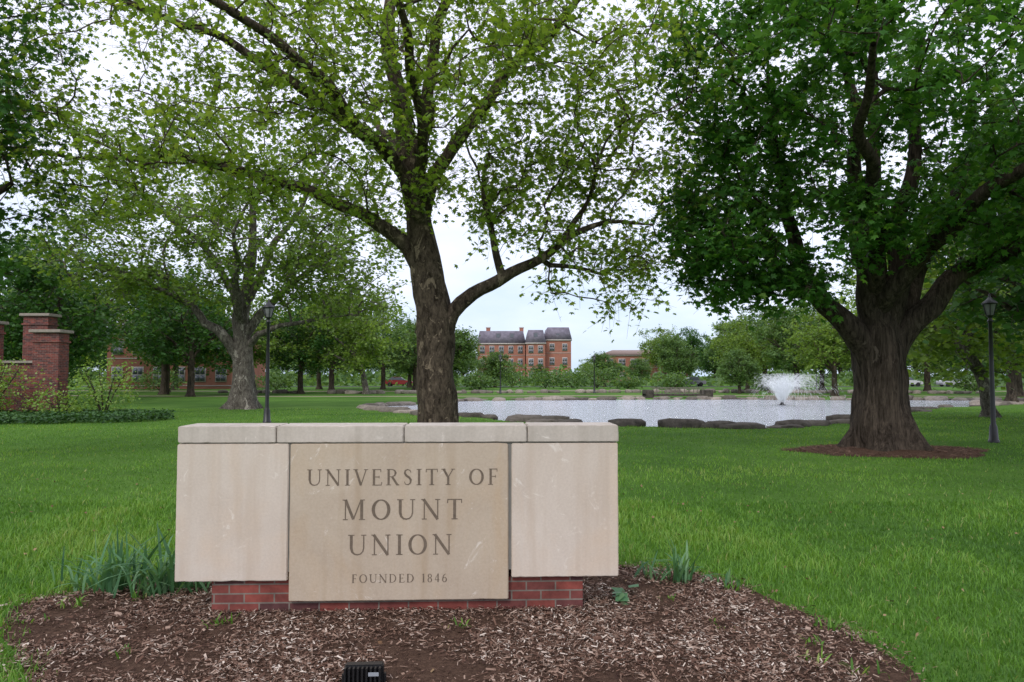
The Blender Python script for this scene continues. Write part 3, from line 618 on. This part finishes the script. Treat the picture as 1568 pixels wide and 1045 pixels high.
# ------------------------------------------------------------------ cars
def car(x,y,rz,c):
    e=empty('parked_car',(x,y,.01)); e.rotation_euler=(0,0,rz)
    pm_=simple('car_paint',c,.25,.6,var=.03); 
    prof=[(-2.2,.3),(2.2,.3),(2.25,.6),(2.1,.8),(1.1,.95),(-1.7,1.0),(-2.2,.9),(-2.28,.6)]
    cab=[(-1.75,.99),(1.0,.95),(.35,1.42),(-1.1,1.46)]
    def ext(pr,w,w2,name,mat):
        n=len(pr); V=[(a,-w,z) for i,(a,z) in enumerate(pr)]+[(a,w,z) for a,z in pr]
        bm=bmesh.new(); vs=[bm.verts.new(v) for v in V]; bm.faces.new(vs[:n]); bm.faces.new(vs[n:][::-1])
        for i in range(n): bm.faces.new([vs[i],vs[n+i],vs[n+(i+1)%n],vs[(i+1)%n]])
        bmesh.ops.recalc_face_normals(bm,faces=bm.faces); bmesh.ops.bevel(bm,geom=bm.edges[:],offset=.05,segments=2,affect='EDGES')
        me=bpy.data.meshes.new(name); bm.to_mesh(me); bm.free(); me.materials.append(mat); obj(name,me,e)
    ext(prof,.88,.88,'body',pm_); ext(cab,.76,.7,'windows',wg)
    ext([(-1.05,1.45),(.3,1.41),(.28,1.47),(-1.0,1.5)],.74,.7,'roof',pm_)
    ty=simple('tyre',(.02,.02,.02))
    for wx in (-1.4,1.4):
        for sy in (-1,1):
            V,F=lathe([(-.1,.001),(-.1,.2),(-.1,.33),(.1,.33),(.1,.2),(.1,.001)],16); V=np.array(V); V=np.stack([V[:,0]+wx,V[:,2]+sy*.82,V[:,1]+.33],1)
            obj('wheel',mesh_np('wheel',V,F,ty),e)
car(-18,118.2,0,(.22,.03,.03)); car(28.5,118,math.pi,(.2,.2,.22)); car(62,116.5,0,(.5,.5,.5)); car(68,114,0,(.4,.4,.42))
# ------------------------------------------------------------------ footbridge
BR=empty('stone_footbridge'); wood=simple('weathered_timber',(.14,.12,.1))
bbox('deck',10.2,15.2,56.4,58,.15,.3,rm.m,BR,.02)
for x in (10.2,14.7): bbox('abutment',x,x+.6,56.3,58.1,-.6,.6,rm.m,BR,.04)
for y in (56.4,57.9):
    bbox('rail',10.82,14.68,y,y+.06,.72,.78,wood,BR)
    for k in range(6): bbox('baluster',11+k*.7,11.06+k*.7,y+.001,y+.059,.302,.718,wood,BR)
# ------------------------------------------------------------------ fountain
wm=M('fountain_spray',.5,.3); wm.col((.85,.88,.9)); tr=wm.n('ShaderNodeBsdfTransparent'); x=wm.n('ShaderNodeMixShader'); x.inputs[0].default_value=.5
wm.l(wm.b.outputs[0],x.inputs[1]); wm.l(tr.outputs[0],x.inputs[2]); wm.l(x.outputs[0],wm.out.inputs['Surface'])
N=15000; az=rng.uniform(0,6.28,N); vr=2.9*rng.random(N)**.85+.05; vz=5.9*rng.uniform(.8,1.04,N); tt=rng.beta(1.05,2.5,N)*1.2
z=vz*tt-4.9*tt*tt; rr=vr*tt; k=z>0; az,vr,vz,tt,z,rr=[a[k] for a in (az,vr,vz,tt,z,rr)]; N=len(z)
c=np.stack([16.3+rr*np.cos(az)+rng.normal(0,.05,N)+.9*tt**2,44.8+rr*np.sin(az),z-.08],1)
v=np.stack([vr*np.cos(az),vr*np.sin(az),vz-9.8*tt],1); v/=np.linalg.norm(v,axis=1)[:,None]
s=rng.normal(size=(N,3)); s-=v*(s*v).sum(1)[:,None]; s/=np.linalg.norm(s,axis=1)[:,None]
L=rng.uniform(.03,.1,N)[:,None]; W=rng.uniform(.004,.011,N)[:,None]
V=np.stack([c-v*L-s*W*.5,c-v*L+s*W*.5,c+v*L+s*W,c+v*L-s*W],1).reshape(-1,3)
FO=empty('fountain'); obj('spray',mesh_np('spray',V,np.arange(4*N).reshape(-1,4),wm.m),FO)
V,F=lathe([(-.35,.5),(-.2,.5),(-.15,.3),(-.1,.12),(.02,.1),(.02,.001)],16); o=obj('nozzle_float',mesh_np('nozzle',V,F,blk,None,True),FO,(16.3,44.8,.08))
# ------------------------------------------------------------------ plants
def strap(name,x,y,n,h,spread,mat,w=.011):
    a=Acc()
    for i in range(n):
        bx=x+random.gauss(0,spread*.35); by=y+random.gauss(0,spread*.25); az=random.uniform(0,6.28); ln=random.uniform(.05,.7); hh=h*random.uniform(.5,1.15); P=[]
        bend=random.random()**1.5*1.5
        for t in np.linspace(0,1,7):
            rr=hh*(ln*t+bend*t**3*.5); P.append((bx+rr*math.cos(az),by+rr*math.sin(az),.02+hh*(t-bend*.42*t**3)))
        P=np.array(P); az2=az+1.57+random.uniform(-.8,.8); s=np.array([math.cos(az2),math.sin(az2),0]); ww=w*random.uniform(.7,1.3)
        wd=np.array([.8,1,1,.95,.85,.6,.1])*ww; V=np.stack([P-s*wd[:,None],P+s*wd[:,None]],1).reshape(-1,3)
        a.add(V,[(2*k,2*k+1,2*k+3,2*k+2) for k in range(6)],random.random())
    obj(name,a.mesh(name,mat))
for x,y,n,h,sp in [(-3.05,5.9,60,.44,.36),(-2.72,5.75,50,.50,.28),(-3.4,6.0,22,.30,.4),(-2.5,5.85,30,.42,.22)]: strap('daffodil_plant',x,y,n,h,sp,G_daff,.013)
for x,y,n,h,sp in [(1.36,6.1,28,.34,.14),(1.15,6.2,14,.2,.25),(1.62,6.05,10,.15,.25)]: strap('daffodil_plant',x,y,n,h,sp,G_daff,.011)
for x,y,n,h in [(-1.95,5.05,16,.09),(-.38,5.0,12,.07),(-2.35,4.55,8,.06),(2.1,5.0,18,.1),(1.9,4.7,12,.08),(-3.2,5.45,14,.12),(1.7,5.9,14,.08),(1.95,4.25,12,.08),(-2.75,5.6,10,.08),(1.15,5.6,8,.05),(-3.3,5.1,12,.07),(1.4,5.0,9,.05),(1.75,4.4,9,.07)]: strap('weed_tuft',x,y,n,h,.15,G_grass,.006)
LV,LF2,LR2=leaves(np.stack([.84+rng.normal(0,.03,7),5.6+rng.normal(0,.04,7),.05+rng.random(7)*.06],1),.16,rng.random(7),KT,KF,.4,.1); obj('hosta_plant',mesh_np('hosta_plant',LV,LF2,G_daff,LR2))
n=320; P=np.stack([rng.uniform(-8,7,n),rng.uniform(4,12,n),np.full(n,.05)],1); LV,LF2,LR2=leaves(P,.035,rng.random(n),KT,KF,.5,0)
lm=M('dry_leaf',.8); lm.col(lm.ramp(lm.attr(),[(0,(.12,.06,.03)),(1,(.35,.25,.14))])); obj('leaf_litter',mesh_np('leaf_litter',LV,LF2,lm.m,LR2))
def shrub(name,x,y,rx,ry,h,n,ls,mat,gate=-.15):
    q=rng.normal(size=(n,3)); q/=np.linalg.norm(q,axis=1)[:,None]; q*=rng.random((n,1))**.33
    q*=np.array([1+.5*noise.noise(Vector(t)*1.6+Vector((x,y,0))) for t in q])[:,None]
    P=np.stack([x+q[:,0]*rx,y+q[:,1]*ry,h*.5+q[:,2]*h*.5],1)
    kk=np.array([noise.noise(Vector((p[0]*1.6,p[1]*1.6,p[2]*2)))>gate for p in P]); P=P[kk]; P+=rng.normal(0,.14,P.shape); P[:,2]=np.maximum(P[:,2],.05)
    cl=np.array([noise.noise(Vector(p)*2.5) for p in P])
    LV,LF2,LR2=leaves(P,ls,np.clip(.45+.5*cl+rng.normal(0,.2,len(P)),0,1),KT,KF,.8)
    e=empty(name); obj('foliage',mesh_np(name,LV,LF2,mat,LR2),e)
    a=Acc()
    for i in range(9):
        b=i*.7; V,F=tube([(x,y,0),(x+.3*rx*math.cos(b),y+.3*ry*math.sin(b),h*.4),(x+.7*rx*math.cos(b),y+.7*ry*math.sin(b),h*.8)],[.03,.02,.01],5); a.add(V,F)
    obj('stems',a.mesh('stems',B_gen,True),e)
shrub('shrub',-16.3,29.6,1.3,1,2.4,2800,.11,G_bush,-.05); shrub('shrub',-19.9,28.2,1.7,1.1,2.6,3000,.11,G_bush,-.05); shrub('shrub',-22,27,1.5,1.2,2.3,2400,.12,G_bush)
shrub('shrub',-17.4,28.6,1.0,.7,1.2,1300,.11,G_bush)
n=16000; P=np.stack([rng.uniform(-24,-12.8,n),rng.uniform(25.6,31,n),np.zeros(n)],1)
k=((P[:,0]+19)/6.2)**2+((P[:,1]-28.4)/2.8)**2<1+.1*np.sin(P[:,0]*3); P=P[k]; P[:,2]=rng.uniform(.05,.34,len(P))
LV,LF2,LR2=leaves(P,.12,rng.random(len(P)),KT,KF,.6); obj('groundcover_bed',mesh_np('groundcover_bed',LV,LF2,G_ivy,LR2))
for x,y,rx,h in [(0,104,3,3.8),(4.5,100,2.4,2.6),(8,98,2.6,2.4),(11.5,100,3,3.4),(-4,90,2,2),(15,96,2.2,1.8),(20,92,2.5,2),(-8,88,1.8,1.6),(29,84,2.4,2),(50,80,2.5,2.3),(-28,88,3,2.2),(-40,84,3,2.4)]:
    shrub('shrub',x,y,rx,rx*.7,h,1300,.3,G_far)
shrub('evergreen_shrub',-28,42,3.2,2.2,5.6,8000,.22,G_dark)
# ------------------------------------------------------------------ world, sun, camera
el=math.radians(42); D=Vector((-math.sin(math.radians(24))*math.cos(el),-math.cos(math.radians(24))*math.cos(el),math.sin(el)))
W=bpy.data.worlds.new('World'); S.world=W; W.use_nodes=True; nt=W.node_tree; bg=nt.nodes['Background']; LK=nt.links.new
sk=nt.nodes.new('ShaderNodeTexSky'); sk.sky_type='NISHITA'; sk.sun_disc=False; sk.sun_elevation=el; sk.sun_rotation=math.radians(204)
tc=nt.nodes.new('ShaderNodeTexCoord'); mp_=nt.nodes.new('ShaderNodeMapping'); mp_.inputs['Scale'].default_value=(1,1,2.6)
no=nt.nodes.new('ShaderNodeTexNoise'); no.inputs['Scale'].default_value=2.4; no.inputs['Detail'].default_value=6; no.inputs['Roughness'].default_value=.55
LK(tc.outputs['Generated'],mp_.inputs['Vector']); LK(mp_.outputs[0],no.inputs['Vector'])
sz=nt.nodes.new('ShaderNodeSeparateXYZ'); LK(tc.outputs['Generated'],sz.inputs[0])
ma=nt.nodes.new('ShaderNodeMath'); ma.operation='MULTIPLY_ADD'; ma.inputs[1].default_value=1.1; LK(sz.outputs[2],ma.inputs[0])
m2=nt.nodes.new('ShaderNodeMath'); m2.operation='MULTIPLY_ADD'; m2.inputs[1].default_value=.75; m2.inputs[2].default_value=-.12; LK(no.outputs['Fac'],m2.inputs[0]); LK(m2.outputs[0],ma.inputs[2])
cr=nt.nodes.new('ShaderNodeValToRGB'); cr.color_ramp.elements[0].position=.15; cr.color_ramp.elements[0].color=(4.2,5.6,7.4,1); cr.color_ramp.elements[1].position=.52; cr.color_ramp.elements[1].color=(8.8,9.0,10.4,1)
LK(ma.outputs[0],cr.inputs['Fac'])
mx=nt.nodes.new('ShaderNodeMix'); mx.data_type='RGBA'; mx.inputs[0].default_value=.87
LK(sk.outputs[0],mx.inputs[6]); LK(cr.outputs[0],mx.inputs[7]); LK(mx.outputs[2],bg.inputs['Color']); bg.inputs['Strength'].default_value=.14
sl=bpy.data.lights.new('sun','SUN'); sl.energy=1.5; sl.angle=math.radians(14); sl.color=(1,.96,.9)
so=bpy.data.objects.new('sun',sl); so.rotation_euler=D.to_track_quat('Z','Y').to_euler(); link(so)
cam=bpy.data.cameras.new('camera'); cam.lens=26; cam.sensor_width=36; cam.clip_end=4000
co=bpy.data.objects.new('camera',cam); co.location=(0,0,1.7); co.rotation_euler=(math.radians(92.68),0,0); link(co); S.camera=co
S.view_settings.view_transform='Standard'; S.view_settings.look='None'; S.view_settings.exposure=0
